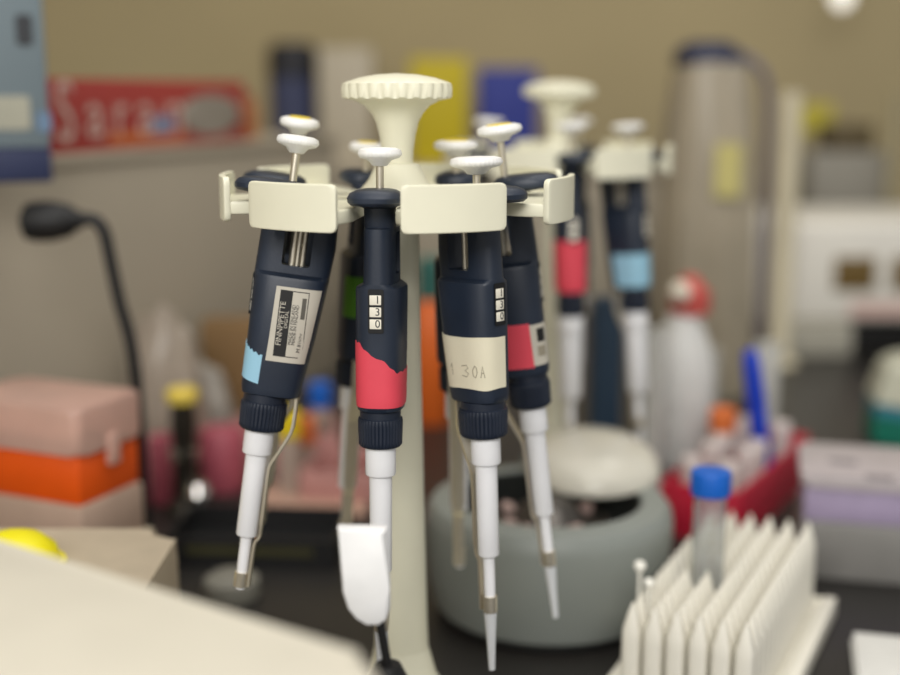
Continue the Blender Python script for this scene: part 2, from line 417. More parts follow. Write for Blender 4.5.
p_back_r = make_pipette(HUB, SL[3], 1.0, 'navy pipette behind column, blurred, its flat steel ejector arm facing us', knob=1.15, knob_dz=-.001, dot=True, tip=False, low=1.13, twist=26, dz=.0008)
p_back_l = make_pipette(HUB, SL[4], 3.0, 'blurred navy pipette with green tape hanging at the back between two front pipettes', knob=.95, knob_dz=-.003, dot=True, tip=False, side=3.4, r0=.070, twist=-6, dz=.0012)
obj('green_tape', patch(120, 240, -.0800, -.0540), green_t, p_back_l)
p_back_ll = make_pipette(HUB, SL[5], 8.3, 'navy pipette hidden behind the one with silver label, its yellow-topped button showing above', knob=.98, knob_dz=.0135, dot=True, tip=False, low=.8, dz=.0012, r0=.068)

# second stand, out of focus
H2Y = 1.118; H2X = P(559, 90, H2Y).x
make_stand(H2X, H2Y, 29.5, 'blurred second cream carousel stand in the background behind the grey centrifuge')
S2 = [29.5 - 180 / 7 + 360 / 7 * i for i in range(7)]
q = make_pipette((H2X, H2Y), S2[0] + 1.2, 2.0, 'blurred navy pipette with red tape on the background stand', side=.6, knob=1.1, tip=True, simple=True, knob_dz=.004, barrel=1.55)
obj('red_tape', patch(-150, 150, -.1075, -.0640), red_t, q)
q = make_pipette((H2X, H2Y), S2[1], 4.0, 'blurred navy pipette with light blue tape under right shield of background stand', knob=1.15, tip=True, simple=True, knob_dz=.003, barrel=1.5, r0=.071)
obj('blue_tape', patch(-110, 60, -.1065, -.0780), blue_t, q)
q = make_pipette((H2X, H2Y), S2[5], 2.0, 'navy pipette at the back left of background stand, only its white button showing', knob=1.1, simple=True, knob_dz=.006, tip=False)
q = make_pipette((H2X, H2Y), S2[3], 2.0, 'navy pipette behind the column of background stand, dark and blurred', knob=1.1, simple=True, knob_dz=.006, tip=False)

# ================================================================== CENTRIFUGE
grey_c = M('centrifuge_grey_green', (136, 141, 136), .42, var=.03, scale=10)
CY = .930
cx = P(548, 560, CY)
t = thing('centrifuge', 'round grey-green benchtop centrifuge with open rotor well and raised lid', 'centrifuge', (cx.x, CY, 0))
obj('housing', add_lathe(BM(), [(0, .006), (.084, .006), (.088, .009), (.0930, .030), (.0955, .056), (.0960, .076), (.0945, .085), (.0905, .0905), (.081, .0930), (.0735, .0930), (.0720, .0918), (.0712, .0880), (.0690, .052), (0, .050)], 96), grey_c, t)
obj('foot_ring', add_lathe(BM(), [(0, 0), (.080, 0), (.084, .002), (.084, .0065), (0, .0065)], 64), M('black_rubber', (20, 20, 20), .7), t)
obj('well_lining', add_lathe(BM(), [(0, .0510), (.0684, .0530), (.0704, .0860), (.0710, .0908), (.0700, .0908), (.0675, .0545), (0, .0525)], 64), M('dark_well', (42, 44, 42), .4), t)
rt = obj('rotor', add_lathe(BM(), [(.014, .0530), (.020, .056), (.046, .060), (.052, .068), (.050, .072), (.030, .074), (.020, .086), (.012, .092), (0, .093)], 64), M('rotor_grey', (84, 80, 76), .3, metal=.7), t)
for k in range(12):
    a = 2 * PI * k / 12
    if k in (1, 5, 7, 8, 10):
        mt = Matrix.Rotation(a, 4, 'Z') @ Matrix.Translation((.039, 0, .068)) @ Matrix.Rotation(R(-20), 4, 'Y')
        cp = tag(obj('microtube', add_lathe(BM(), [(0, .0065), (.0052, .0065), (.0058, .0085), (.0058, .0115), (.0045, .0125), (0, .0125)], 20, mat=mt), M('pink_tube_cap', (186, 160, 152), .4)),
                 'small pale pink tube cap seated in the centrifuge rotor', 'tube', 'tubes in the centrifuge rotor')
        cp.location = (cx.x, CY, 0)
lidm = M('clear_smoky_lid', (240, 236, 222), .15, trans=.35, var=.03)
lm = Matrix.Translation((.040, .058, .0985)) @ Matrix.Rotation(R(9), 4, 'X')
obj('lid', add_lathe(BM(), [(.0, .021), (.022, .0205), (.040, .016), (.050, .008), (.053, 0), (.0555, 0), (.0555, .002), (.052, .0100), (.042, .0180), (.023, .0225), (0, .0230)], 72, mat=lm), lidm, t)
hm = M('hinge_grey', (104, 110, 104), .5)
obj('hinge', add_tube(add_box(BM(), (-.018, .082, .078), (.042, .0935, .0925), .003), [(-.016, .088, .0955), (.040, .088, .0955)], .0045), hm, t)

# ================================================================== PEG RACK
peg_m = M('ivory_peg_plastic', (230, 226, 213), .5, var=.02)
rk = R(-26.0)
fr_c = G(747, 623, .079)            # front right peg top
t = thing('peg_rack', 'ivory drying rack with rows of pointed pegs in the right foreground', 'rack')
ncol, nrow, pt_ = 6, 15, .0146
ux = Vector((math.cos(rk), math.sin(rk), 0)); uy = Vector((-math.sin(rk), math.cos(rk), 0))
org = Vector((fr_c.x, fr_c.y, 0)) - ux * (pt_ * (ncol - 1))
t.location = org; t.rotation_euler = (0, 0, rk)
obj('tray', add_box(BM(), (-.012, -.014, 0), (pt_ * (ncol - 1) + .012, pt_ * (nrow - 1) + .014, .010), .002), peg_m, t)
obj('rim', add_prism(add_box(add_box(add_box(BM(), (pt_ * (ncol - 1) + .012, -.018, 0), (pt_ * (ncol - 1) + .022, pt_ * (nrow - 1) + .018, .016), .002), (-.022, -.018, 0), (-.012, pt_ * (nrow - 1) + .018, .016), .002),
    (-.012, pt_ * (nrow - 1) + .0142, 0), (pt_ * (ncol - 1) + .012, pt_ * (nrow - 1) + .018, .014), .001), [(-.012, -.018), (pt_ * (ncol - 1) + .012, -.018), (pt_ * (ncol - 1) + .012, -.0142), (-.012, -.0142)], 0, .014), peg_m, t)
TUBE = P(711, 480, .830)
def pegfn():
    bm = BM(); rings = []
    for z, h in ((.0095, .0062), (.055, .0060), (.062, .0057), (.0725, .0028), (.079, .0006)):
        rings.append([bm.verts.new((*sect(2 * PI * k / 16, 0, h, h, 3.5), z)) for k in range(16)])
    stitch(bm, rings, 16); return bm
pegme = finish_mesh('peg', pegfn(), peg_m)
tl = None
for i in range(ncol):
    for j in range(nrow):
        wpos = org + ux * (pt_ * i) + uy * (pt_ * j)
        if (wpos - Vector((TUBE.x, TUBE.y, 0))).length < .0195: continue
        o = link('peg', pegme, t); o.location = (pt_ * i, pt_ * j, 0)
# blue capped tube
glass = M('clear_tube_plastic', (236, 238, 238), .12, trans=.85, var=.01, ior=1.2)
ztop = P(711, 470, .830).z
t = thing('capped_tube', 'clear round tube with bright blue cap standing up out of ivory peg rack', 'test tube', (TUBE.x, TUBE.y, .0100))
zt = ztop - .0100
obj('tube', add_lathe(BM(), [(0, 0), (.004, .0006), (.009, .006), (.0112, .014), (.0112, zt - .010), (.0102, zt - .010), (.0102, .014), (.008, .007), (.0038, .0018), (0, .0013)], 40), glass, t)
obj('cap', add_lathe(BM(), [(.0116, zt - .0170), (.0138, zt - .0170), (.0141, zt - .0155), (.0141, zt - .0025), (.0132, zt - .0004), (.0110, zt), (0, zt)], 96, mod=lambda r, z, a, j: r * (1 - .02 * (math.cos(a * 24) < 0)) if 1 <= j <= 3 else r), M('blue_cap', (20, 96, 192), .4), t)
gr = BM()
for k in range(8): add_box(gr, (-.0025, -.01135, .05 + .007 * k), (.0025, -.0110, .0508 + .007 * k))
obj('graduation_marks', gr, ink_g, t)
pr = M('pearl_white', (240, 238, 228), .2)  # white balls on stems, added for two blurred highlight dots
for k, (px, py, Y, rr) in enumerate(((640, 566, .785, .0042), (649, 583, .775, .0036))):
    c = P(px, py, Y)
    o = tag(obj('pin_head', add_lathe(add_tube(BM(), [(0, 0, 0), (0, 0, c.z)], .0012, 10), [(0, c.z - rr), (rr * .7, c.z - rr * .7), (rr, c.z), (rr * .7, c.z + rr * .7), (0, c.z + rr)], 20), pr),
            ['taller white ball-headed pin standing left of ivory peg rack', 'shorter white ball-headed pin standing just in front of peg rack corner'][k], 'pin', 'ball-headed pins beside the rack')
    o.location = (c.x, c.y, 0)

# white folded wipe on bench right
a = G(851, 630, .012)
t = tag(obj('folded_wipe', add_prism(add_prism(BM(), [(0, 0), (.11, -.028), (.10, -.14), (-.03, -.11)], 0, .006, .0015), [(.001, -.002), (.108, -.03), (.1, -.138), (-.027, -.108)], .006, .012, .0015), M('white_paper', (214, 213, 208), .8)),
        'white folded paper wipe on black bench at lower right corner', 'paper')
t.location = (a.x, a.y, 0)

# ================================================================== LEFT SIDE
# upright panel of the shelf riser, running away to the right
pa = P(-60, 300, 1.04); pb = P(338, 300, 1.80); LEDGE = .342
dirp = Vector((pb.x - pa.x, pb.y - pa.y, 0)); Lp = dirp.length; dirp.normalize(); angp = math.atan2(dirp.y, dirp.x)
nrm = Vector((dirp.y, -dirp.x, 0))       # towards the camera side
t = thing('shelf_riser', 'greige laminate shelf riser running back along the left of the bench', 'shelf', (pa.x, pa.y, 0), angp)
obj('back_panel', add_box(BM(), (0, 0, 0), (Lp, .018, LEDGE - .012), .001), wall_l, t)
obj('shelf_board', add_box(BM(), (0, -.004, LEDGE - .012), (Lp, .20, LEDGE), .002), wall_l, t)
for s in (.02, Lp - .04): obj('bracket', add_box(BM(), (s, .018, 0), (s + .02, .19, LEDGE - .012), .001), wall_l, t)
def on_panel(px, Yguess=1.4):
    """distance along the riser at which pixel column px meets its front face"""
    lo, hi = 0, Lp
    for _ in range(50):
        m = (lo + hi) / 2; w = pa + dirp * m; depth = w.y * math.cos(PITCH) + .1 * math.sin(PITCH)
        x = 450 + FPX * w.x / depth
        if x < px: lo = m
        else: hi = m
    return lo
# red film box
s0, s1 = on_panel(55), on_panel(251)
t = thing('cling_film_box', 'long red cling film carton with pale lettering lying on the left shelf', 'box', (*(pa + dirp * s0 + Vector((-nrm.x, -nrm.y, 0)) * .005).xy, LEDGE), angp)
Lb = s1 - s0; y0 = P(55, 78, (pa + dirp * s0).y).z - LEDGE; hb_ = y0
redc = M('red_carton', (164, 60, 54), .55, var=.05, scale=8)
obj('carton', add_box(BM(), (0, 0, 0), (Lb, .075, hb_), .002), redc, t)
pale = M('pale_carton_print', (206, 178, 166), .6)
for ch, px, half, hgt, zc_ in (('S', 74, 12, 1.18, .52), ('a', 103, 12, .98, .50), ('r', 128, 10, .98, .50), ('a', 153, 12, .98, .50), ('n', 181, 12, .98, .50)):
    l0, l1 = on_panel(px - half) - s0, on_panel(px + half) - s0
    text_mesh('lettering', ch, 1, pale, basis(((l0 + l1) / 2, -.0006, hb_ * zc_), ((l1 - l0) / .58, 0, 0), (0, 0, hb_ * hgt), (0, -.0008, 0)), t, .3)
ov = obj('oval_print', add_lathe(BM(), [(0, 0), (.5, 0), (.49, .5), (0, .5)], 48, mat=basis(((on_panel(186) + on_panel(246)) / 2 - s0, .0001, hb_ * .46), (on_panel(246) - on_panel(186), 0, 0), (0, 0, hb_ * .66), (0, -.0012, 0))), M('grey_oval_print', (150, 142, 130), .6), t); ov['label'] = 'grey oval panel on the red carton'
ob2 = obj('blue_print', add_prism(BM(), rrect(on_panel(158) - s0, hb_ * .2, on_panel(180) - s0, hb_ * .46, .004), 0, .0009, 0, basis((0, 0, 0), (1, 0, 0), (0, 0, 1), (0, -1, 0))), M('blue_print', (128, 140, 168), .6), t)
obj('orange_stripe', add_box(BM(), (.10, -.0006, .006), (Lb * .62, .001, .018)), M('orange_print', (200, 110, 60), .6), t)
# brown-orange jar right of the film box
sj = on_panel(269); c = pa + dirp * sj - nrm * .045
t = thing('spice_jar', 'blurred orange-tan jar standing at the right end of the red carton', 'jar', (c.x, c.y, LEDGE))
obj('jar', add_lathe(BM(), [(0, 0), (.026, 0), (.028, .003), (.028, .042), (.022, .047), (0, .047)], 32), M('tan_jar', (186, 122, 78), .5), t)
obj('lid', add_lathe(BM(), [(.023, .0465), (.0235, .047), (.0235, .058), (0, .060)], 32), M('tan_lid', (164, 110, 80), .5), t)
# blue-grey dispenser box fixed on the riser at far left
c = P(51, 150, 1.03); gz = P(20, 182, 1.03).z; gw = .075
ga = math.atan2(-c.x, c.y)          # turned square to the line of sight, as in the photo
gx = Vector((math.cos(ga), math.sin(ga), 0))
t = thing('glove_box', 'pale blue-grey carton with navy bottom band and dark mark, at upper left edge', 'box', (c.x - gx.x * gw, c.y - gx.y * gw, gz), ga)
hbx = .21; zb = .028
obj('carton', add_box(BM(), (0, 0, zb), (gw, .045, hbx), .002), M('pale_blue_carton', (108, 121, 127), .6, var=.04, scale=9), t)
obj('navy_band', add_box(BM(), (0, 0, 0), (gw, .045, zb), .002), M('navy_carton', (36, 44, 76), .6), t)
def gprint(name, a, b, m):
    obj(name, add_prism(BM(), rrect(P(a[0], 0, 1.02).x - c.x + gw, P(0, b[1], 1.02).z - gz, P(b[0], 0, 1.02).x - c.x + gw, P(0, a[1], 1.02).z - gz, .003), 0, .001, 0, basis((0, 0, 0), (1, 0, 0), (0, 0, 1), (0, -1, 0))), m, t)
gprint('dark_mark', (11, 14), (27, 45), M('dark_print', (48, 50, 54), .6))
gprint('beige_print', (-20, 96), (20, 130), M('beige_print', (160, 158, 142), .6))
gprint('blue_print', (26, 112), (40, 132), M('pale_blue_print', (100, 124, 150), .6))
obj('wall_bracket', add_box(BM(), (.045, .045, .03), (.065, .060, .036)), M('bracket_grey', (120, 116, 108), .5), t)

# gooseneck
blk = M('matte_black_plastic', (20, 20, 21), .55)
Yg = 1.02
hd0, hd1 = P(22, 222, Yg), P(82, 220, Yg)
cbase = P(146, 440, Yg); cb_ = Vector((P(138, 372, Yg).x, Yg, 0))
t = thing('gooseneck_lamp', 'black gooseneck lamp with bulb-shaped head against greige panel', 'lamp', cb_)
neck = [P(78, 219, Yg), P(94, 220, Yg), P(104, 232, Yg), P(110, 258, Yg), P(119, 300, Yg), P(135, 370, Yg), cb_ + Vector((0, 0, .02))]
obj('neck', add_tube(BM(), [p - cb_ for p in spl(neck, 8)], .0052, 14), blk, t)
hl = (hd1 - hd0).length; hx_ = (hd1 - hd0).normalized()
obj('head', add_lathe(BM(), [(0, 0), (.009, .0005), (.0145, .004), (.0165, .012), (.0165, .024), (.0135, .038), (.009, hl * .9), (.0055, hl + .002), (0, hl + .003)], 40, mat=basis(hd0 - cb_, (0, 0, 1), Vector((0, 0, 1)).cross(hx_) * -1, hx_)), blk, t)
obj('base', add_lathe(BM(), [(0, 0), (.022, 0), (.023, .003), (.021, .010), (.010, .016), (.008, .024), (0, .024)], 40), blk, t)

# orange tip box
def tip_box(label, loc, rz, L, W, zs, mats, slots=True):
    t = thing('tip_box', label, 'tip box', loc, rz)
    z0, z1, z2, z3 = zs
    obj('base', add_box(BM(), (0, 0, z0), (L, W, z1), .004), mats[0], t)
    obj('insert', add_box(BM(), (.002, .002, z1 - .001), (L - .002, W - .002, z2), .003), mats[1], t)
    obj('lid', add_prism(BM(), rrect(-.0015, -.0015, L + .0015, W + .0015, .008), z2, z3, .003), mats[2], t)
    if slots:
        bm = BM()
        add_box(bm, (L - .001, W * .42, z2 - .014), (L + .0045, W * .58, z2 + .010), .0015)
        obj('latch', bm, mats[2], t)
    return t
ZB = .062
cbox = G(84, 560, ZB); rzb = R(-24)
ux_ = Vector((math.cos(rzb), math.sin(rzb), 0)); uy_ = Vector((-math.sin(rzb), math.cos(rzb), 0))
L1 = .118
z_b = P(84, 508, cbox.y).z; z_o = P(84, 458, cbox.y).z; z_t = P(84, 412, cbox.y).z
tip_box('orange pipette tip box with frosted pinkish lid at left edge of bench', cbox - ux_ * L1, rzb, L1, .074, (0, z_b - ZB, z_o - ZB, z_t - ZB),
        (M('frosted_base', (190, 164, 146), .4, trans=.2), M('orange_insert', (222, 84, 10), .45, var=.05), M('frosted_pink_lid', (232, 190, 174), .3, trans=.4)))
sb = thing('storage_box', 'low beige storage box carrying the orange tip box', 'box', Vector((cbox.x, cbox.y, 0)) - ux_ * (L1 + .01) - uy_ * .004, rzb)
obj('box', add_box(BM(), (0, 0, 0), (L1 + .014, .082, ZB - .012), .004), M('beige_box', (170, 158, 138), .6), sb)
obj('lid', add_box(BM(), (-.001, -.001, ZB - .012), (L1 + .015, .083, ZB), .003), MATS['beige_box'], sb)

# foreground: cream casing, pale foam block with yellow cap
k = G(412, 668, .22); e = G(0, 540, .22); dv = Vector((e.x - k.x, e.y - k.y, 0)); ang = math.atan2(dv.y, dv.x)
def casing_top():
    return add_prism(BM(), [(x, y) for x, y in rrect(0, -.0, .30, .26, .022)], 0, .22, .008)
t = tag(obj('instrument_casing', casing_top(), M('cream_casing', (212, 206, 190), .45, var=.02)), 'large blurred cream instrument casing in the lower left foreground', 'instrument')
# local +x runs along far edge from right corner to the left; local +y towards camera
t.location = (k.x, k.y, 0); t.rotation_euler = (0, 0, ang)
pb_ = P(158, 560, .72)
t = tag(obj('foam_block', add_prism(BM(), rrect(pb_.x - .30, .665, pb_.x, .79, .02), 0, P(100, 556, .74).z, .012), M('pale_foam', (188, 174, 152), .7, bump=.2)), 'pale beige rounded foam block between cream casing and orange tip box', 'block')
yc = P(-2, 524, .70)
zf = P(100, 556, .74).z
t = thing('yellow_cap', 'bright yellow domed cap lying on pale foam block at left edge', 'cap', (yc.x, .72, zf))
obj('dome', add_lathe(BM(), [(0, 0), (.026, 0), (.028, .003), (.026, .012), (.018, .019), (.008, .0225), (0, .023)], 40), M('bright_yellow', (238, 226, 10), .45), t)
obj('rim', add_lathe(BM(), [(.0255, 0), (.031, 0), (.0315, .0015), (.031, .003), (.027, .003)], 40), MATS['bright_yellow'], t)

# white paddle on black stand
Yp = .545
pc_ = P(364, 572, Yp); bz = P(388, 664, Yp)
t = thing('paddle_holder', 'blurred white paddle-shaped rest on small black post in front of stand', 'holder', (bz.x, Yp, 0))
wpx = FPX / (Yp * math.cos(PITCH) + .22 * math.sin(PITCH))
def pw(px): return (px - 450) / wpx - bz.x
zt1, zb1 = P(364, 526, Yp).z, P(364, 622, Yp).z
out = [(pw(339), zt1), (pw(387), zt1 - .0005), (pw(390), zb1 + .018), (pw(390), zb1 + .008), (pw(387), zb1 + .003), (pw(379), zb1), (pw(366), zb1), (pw(356), zb1 + .003), (pw(348), zb1 + .008), (pw(343), zb1 + .016)]
obj('paddle', add_prism(BM(), out, -.005, .005, .0022, basis((0, 0, 0), (1, 0, 0), (0, 0, 1), (0, -1, 0))), M('white_paddle', (240, 240, 240), .4), t)
obj('stem', add_tube(BM(), [(0, 0, bz.z - .002), (pw(378), 0, zb1 + .004)], .0022), blk, t)
obj('post', add_lathe(BM(), [(0, 0), (.018, 0), (.018, .004), (.009, .008), (.009, bz.z - .006), (.006, bz.z), (0, bz.z)], 28), blk, t)

# metal torch bottle with yellow cap
c = G(187, 512, 0)
t = thing('gas_burner', 'small dark metal burner with yellow top and chrome ball near orange tip box', 'burner', c)
chr_ = M('chrome', (210, 208, 204), .12, metal=1); dk = M('dark_metal', (70, 66, 60), .35, metal=.8)
hB = P(187, 388, c.y).z
obj('base', add_lathe(BM(), [(0, 0), (.021, 0), (.022, .004), (.017, .010), (.012, .016), (0, .016)], 36), dk, t)
obj('barrel', add_lathe(BM(), [(.010, .014), (.0115, .03), (.0100, .06), (.0125, hB * .7), (.011, hB - .012), (0, hB - .012)], 32), dk, t)
obj('ball_valve', add_lathe(BM(), [(0, -.013), (.009, -.0095), (.0130, 0), (.009, .0095), (0, .013)], 32, mat=Matrix.Translation((.014, -.012, .024))), chr_, t)
obj('valve_ring', add_lathe(BM(), [(.011, .055), (.0145, .056), (.0145, .064), (.011, .065)], 32), chr_, t)
obj('cap', add_lathe(BM(), [(.010, hB - .0125), (.0150, hB - .0125), (.0155, hB - .004), (.012, hB), (0, hB)], 32), M('pale_yellow_cap', (222, 196, 84), .5), t)

# low black tray and grey cap
a = G(150, 566, .0)
tr = thing('black_tray', 'low black tray with olive stripe on bench left of the pipettes', 'tray', (a.x + .012, a.y, 0), R(-4))
ta = .15
obj('tray', add_box(add_box(add_box(add_box(add_box(BM(), (0, 0, 0), (ta, .09, .004)), (0, 0, .004), (ta, .004, .026)), (0, .086, .004), (ta, .09, .026)), (0, .004, .004), (.004, .086, .026)), (ta - .004, .004, .004), (ta, .086, .026)), blk, tr, smooth=False)
obj('stripe', add_box(BM(), (.02, -.0006, .012), (ta - .02, .0005, .019)), M('olive_stripe', (58, 56, 28), .6), tr)
a = G(232, 597, 0)
tag(obj('bench_weight', add_lathe(BM(), [(0, 0), (.022, 0), (.024, .004), (.022, .016), (.014, .021), (0, .022)], 36, mat=Matrix.Translation((a.x, a.y, 0))), M('grey_rubber', (128, 126, 116), .6)), 'small round grey weight on bench behind lowest end of left pipette', 'weight')

# plastic bag, brown carton, grey dome
def crumple(label, c, rx, ry, h, m, seed, name='plastic_bag', cat='bag'):
    rnd = random.Random(seed); bm = BM(); bmesh.ops.create_icosphere(bm, subdivisions=4, radius=1)
    ph = [(Vector((rnd.uniform(-1, 1), rnd.uniform(-1, 1), rnd.uniform(-1, 1))).normalized(), rnd.uniform(3, 9), rnd.uniform(0, 6)) for _ in range(9)]
    for v in bm.verts:
        d = v.co.copy(); k = 1 + sum(.035 * abs(math.sin(d.dot(a) * f + p)) for a, f, p in ph) - .15
        v.co = Vector((d.x * rx * k, d.y * ry * k, max(0, (d.z * .62 + .38) * h * k)))
    o = obj(name, bm, m); o.location = c; return tag(o, label, cat)
c = Vector((P(166, 400, 1.25).x, 1.25, 0))
crumple('crumpled frosted plastic bag behind the orange tip box', (c.x, c.y, 0), .038, .035, P(168, 318, c.y).z, M('frosted_bag', (190, 176, 160), .3, trans=.4), 3)
c = Vector((P(200, 400, 1.33).x, 1.33, 0))
crumple('grey-white crumpled bag in front of small brown carton', (c.x, c.y, 0), .034, .033, P(228, 366, c.y).z, M('greyish_bag', (176, 170, 160), .35, trans=.2), 5)
a = P(202, 380, 1.375); b = P(262, 380, 1.375)
tag(obj('brown_carton', add_box(BM(), (a.x, 1.375, 0), (b.x, 1.415, P(230, 322, 1.375).z), .002), M('brown_card', (126, 98, 62), .75)), 'small brown cardboard carton standing against greige riser', 'box')

def rack(name, label, c, rz, sx, sy, h, m, cat='rack', holes=4):
    """open-topped box with walls and dividers"""
    t = thing(name, label, cat, c, rz)
    bm = BM(); add_box(bm, (0, 0, 0), (sx, sy, .004))
    for lo, hi in (((0, 0, .004), (sx, .004, h)), ((0, sy - .004, .004), (sx, sy, h)), ((0, .004, .004), (.004, sy - .004, h)), ((sx - .004, .004, .004), (sx, sy - .004, h))): add_box(bm, lo, hi, .001)
    obj('shell', bm, m, t)
    bm = BM()
    for k in range(1, holes): add_box(bm, (sx * k / holes - .001, .004, .004), (sx * k / holes + .001, sy - .004, h * .8))
    obj('dividers', bm, m, t)
    return t
pink = M('pink_plastic', (192, 142, 136), .45); mag = M('magenta_plastic', (172, 84, 98), .45)
a = G(226, 478, 0); rack('tube_rack', 'dusty pink low tube rack behind the left pipette', a, R(5), .12, .09, .045, pink)
a = G(330, 500, 0); rack('tube_rack', 'dusty pink shallow rack seen between left pipette and column', a + Vector((-.03, 0, 0)), R(-8), .10, .10, .030, pink)
a = G(150, 482, 0)
tag(obj('magenta_box', add_box(BM(), (P(147, 450, 1.175).x, 1.175, 0), (P(167, 450, 1.175).x, 1.20, P(150, 438, 1.175).z), .004), mag), 'small magenta box behind yellow-topped burner', 'box')
a = G(222, 470, 0)
tag(obj('magenta_pot', add_lathe(BM(), [(0, 0), (.022, 0), (.023, .003), (.023, .060), (.02, .064), (0, .064)], 32, mat=Matrix.Translation((P(222, 450, 1.235).x, 1.235, 0))), mag), 'round magenta pot beside yellow-topped burner', 'pot')
for k, (px, py, col, nm) in enumerate(((288, 424, (232, 206, 30), 'yellow'), (304, 430, (226, 120, 60), 'orange'), (320, 395, (60, 70, 108), 'blue'))):
    a = P(px, py, 1.22 + .05 * k)
    t = thing('capped_vial', '%s-capped vial standing behind the left pipette' % nm, 'vial', (a.x, a.y, 0))
    obj('vial', add_lathe(BM(), [(0, 0), (.010, 0), (.0105, .003), (.0105, a.z - .012), (0, a.z - .012)], 24), M('vial_plastic', (206, 190, 176), .3, trans=.3), t)
    obj('cap', add_lathe(BM(), [(.011, a.z - .0125), (.0125, a.z - .012), (.0125, a.z + .012), (.010, a.z + .014), (0, a.z + .014)], 24), M(nm + '_cap', col, .5), t)
# salmon sheet
a = G(240, 516, 0)
tag(obj('salmon_sheet', add_box(BM(), (a.x, a.y, 0), (a.x + .12, a.y + .10, .0012)), M('salmon_paper', (196, 160, 140), .8)), 'salmon paper sheet lying on bench left of column', 'paper')
# bottle seen right of the column
a = P(431, 340, 1.50)
t = thing('reagent_bottle', 'orange reagent bottle with teal cap, glimpsed right of the cream column', 'bottle', (a.x, a.y, 0))
zs = P(431, 298, 1.50).z
obj('bottle', add_lathe(BM(), [(0, 0), (.022, 0), (.024, .004), (.024, zs - .02), (.014, zs), (0, zs)], 32), M('orange_bottle', (220, 104, 36), .4), t)
obj('cap', add_lathe(BM(), [(.015, zs - .0005), (.0165, zs), (.0165, zs + .045), (.012, zs + .05), (0, zs + .05)], 32), M('teal_cap', (44, 96, 88), .5), t)

# ================================================================== BACKGROUND SHELF
t = thing('back_shelf', 'greige shelf unit along back wall behind the two stands', 'shelf', (0, 2.3, 0))
x0, x1 = P(338, 300, 2.3).x, P(700, 300, 2.3).x; zsh = P(450, 168, 2.3).z
obj('front_panel', add_box(BM(), (x0, 0, 0), (x1, .02, zsh - .015), .002), wall_l, t)
obj('shelf_board', add_box(BM(), (x0 - .3, -.01, zsh - .015), (x1, .32, zsh), .002), wall_l, t)
def bg_box(name, label, px0, px1, pyt, Y, dep, m, z0=0, cat='box', bev=.004):
    a, b = P(px0, pyt, Y), P(px1, pyt, Y)
    return tag(obj(name, add_box(BM(), (a.x, Y, z0), (b.x, Y + dep, a.z), bev), m), label, cat)
bg_box('folder_box', 'bright mustard-yellow box on the back shelf behind fluted knob', 410, 468, 58, 2.36, .12, M('mustard_box', (196, 176, 20), .6), zsh)
bg_box('folder_box', 'royal blue box on the back shelf right of the mustard one', 478, 538, 68, 2.36, .12, M('royal_blue_box', (44, 56, 140), .6), zsh)
bg_box('pale_carton', 'pale beige carton on back shelf left of fluted knob', 318, 372, 48, 2.36, .12, M('beige_carton', (190, 180, 160), .7), zsh)
a = P(288, 42, 2.36); w = P(313, 42, 2.36).x - a.x
t = thing('canister', 'dark navy canister with black top on back shelf above pipette buttons', 'canister', (a.x, 2.42, zsh))
hc = a.z - zsh
obj('drum', add_lathe(BM(), [(0, 0), (w, 0), (w, hc * .72), (0, hc * .72)], 40), M('navy_drum', (60, 66, 96), .5), t)
obj('lid', add_lathe(BM(), [(w * 1.03, hc * .72), (w * 1.03, hc * .94), (w * .8, hc), (0, hc)], 40), M('black_lid', (26, 26, 34), .5), t)

# ================================================================== RIGHT BACKGROUND
t = thing('covered_microscope', 'tall instrument under greyish plastic dust cover with navy top', 'microscope')
Yc = 1.62; xl, xr = P(668, 200, Yc).x, P(766, 200, Yc).x; zt2 = P(700, 62, Yc).z
t.location = ((xl + xr) / 2, Yc + .07, 0); hw_ = (xr - xl) / 2
cov = M('grey_dust_cover', (172, 161, 140), .35, trans=.15, var=.10, scale=14)
bm = BM(); rings = []
for j in range(24):
    f = j / 23; z = zt2 * f
    ring = []
    for k in range(96):
        th = 2 * PI * k / 96; fold = (1 - f) * .10 * math.sin(th * 9 + 2 * math.sin(3 * f)) + .03 * math.sin(th * 17 + 5 * f)
        sc = (1.02 - .30 * f ** 3) * (1 + fold * .6)
        x, y = sect(th, 0, hw_ * sc, .075 * sc, 3); ring.append(bm.verts.new((x, y, z)))
    rings.append(ring)
stitch(bm, rings, 96)
obj('dust_cover', bm, cov, t)
nt_ = M('navy_top', (38, 42, 66), .5)
obj('navy_top', add_loft(BM(), [(zt2 - .004, 0, hw_ * .74, .054, 3), (zt2 + .008, -.004, hw_ * .72, .052, 3), (zt2 + .020, -.006, hw_ * .60, .045, 2.6), (zt2 + .028, -.006, hw_ * .40, .030, 2.4)]), nt_, t)
obj('cable', add_tube(BM(), spl([(hw_ * .5, -.02, zt2 + .012), (hw_ * .95, -.03, zt2 - .01), (hw_ * 1.12, -.03, zt2 - .06), (hw_ * 1.16, -.03, zt2 * .5), (hw_ * 1.18, -.03, .006)], 8), .006), M('purple_grey_cable', (112, 104, 112), .5), t)
n_ = P(726, 170, Yc)
obj('yellow_note', add_box(BM(), (n_.x - t.location.x - .017, -.084, n_.z - .034), (n_.x - t.location.x + .017, -.0825, n_.z + .034)), M('pale_yellow_note', (200, 190, 122), .7), t)

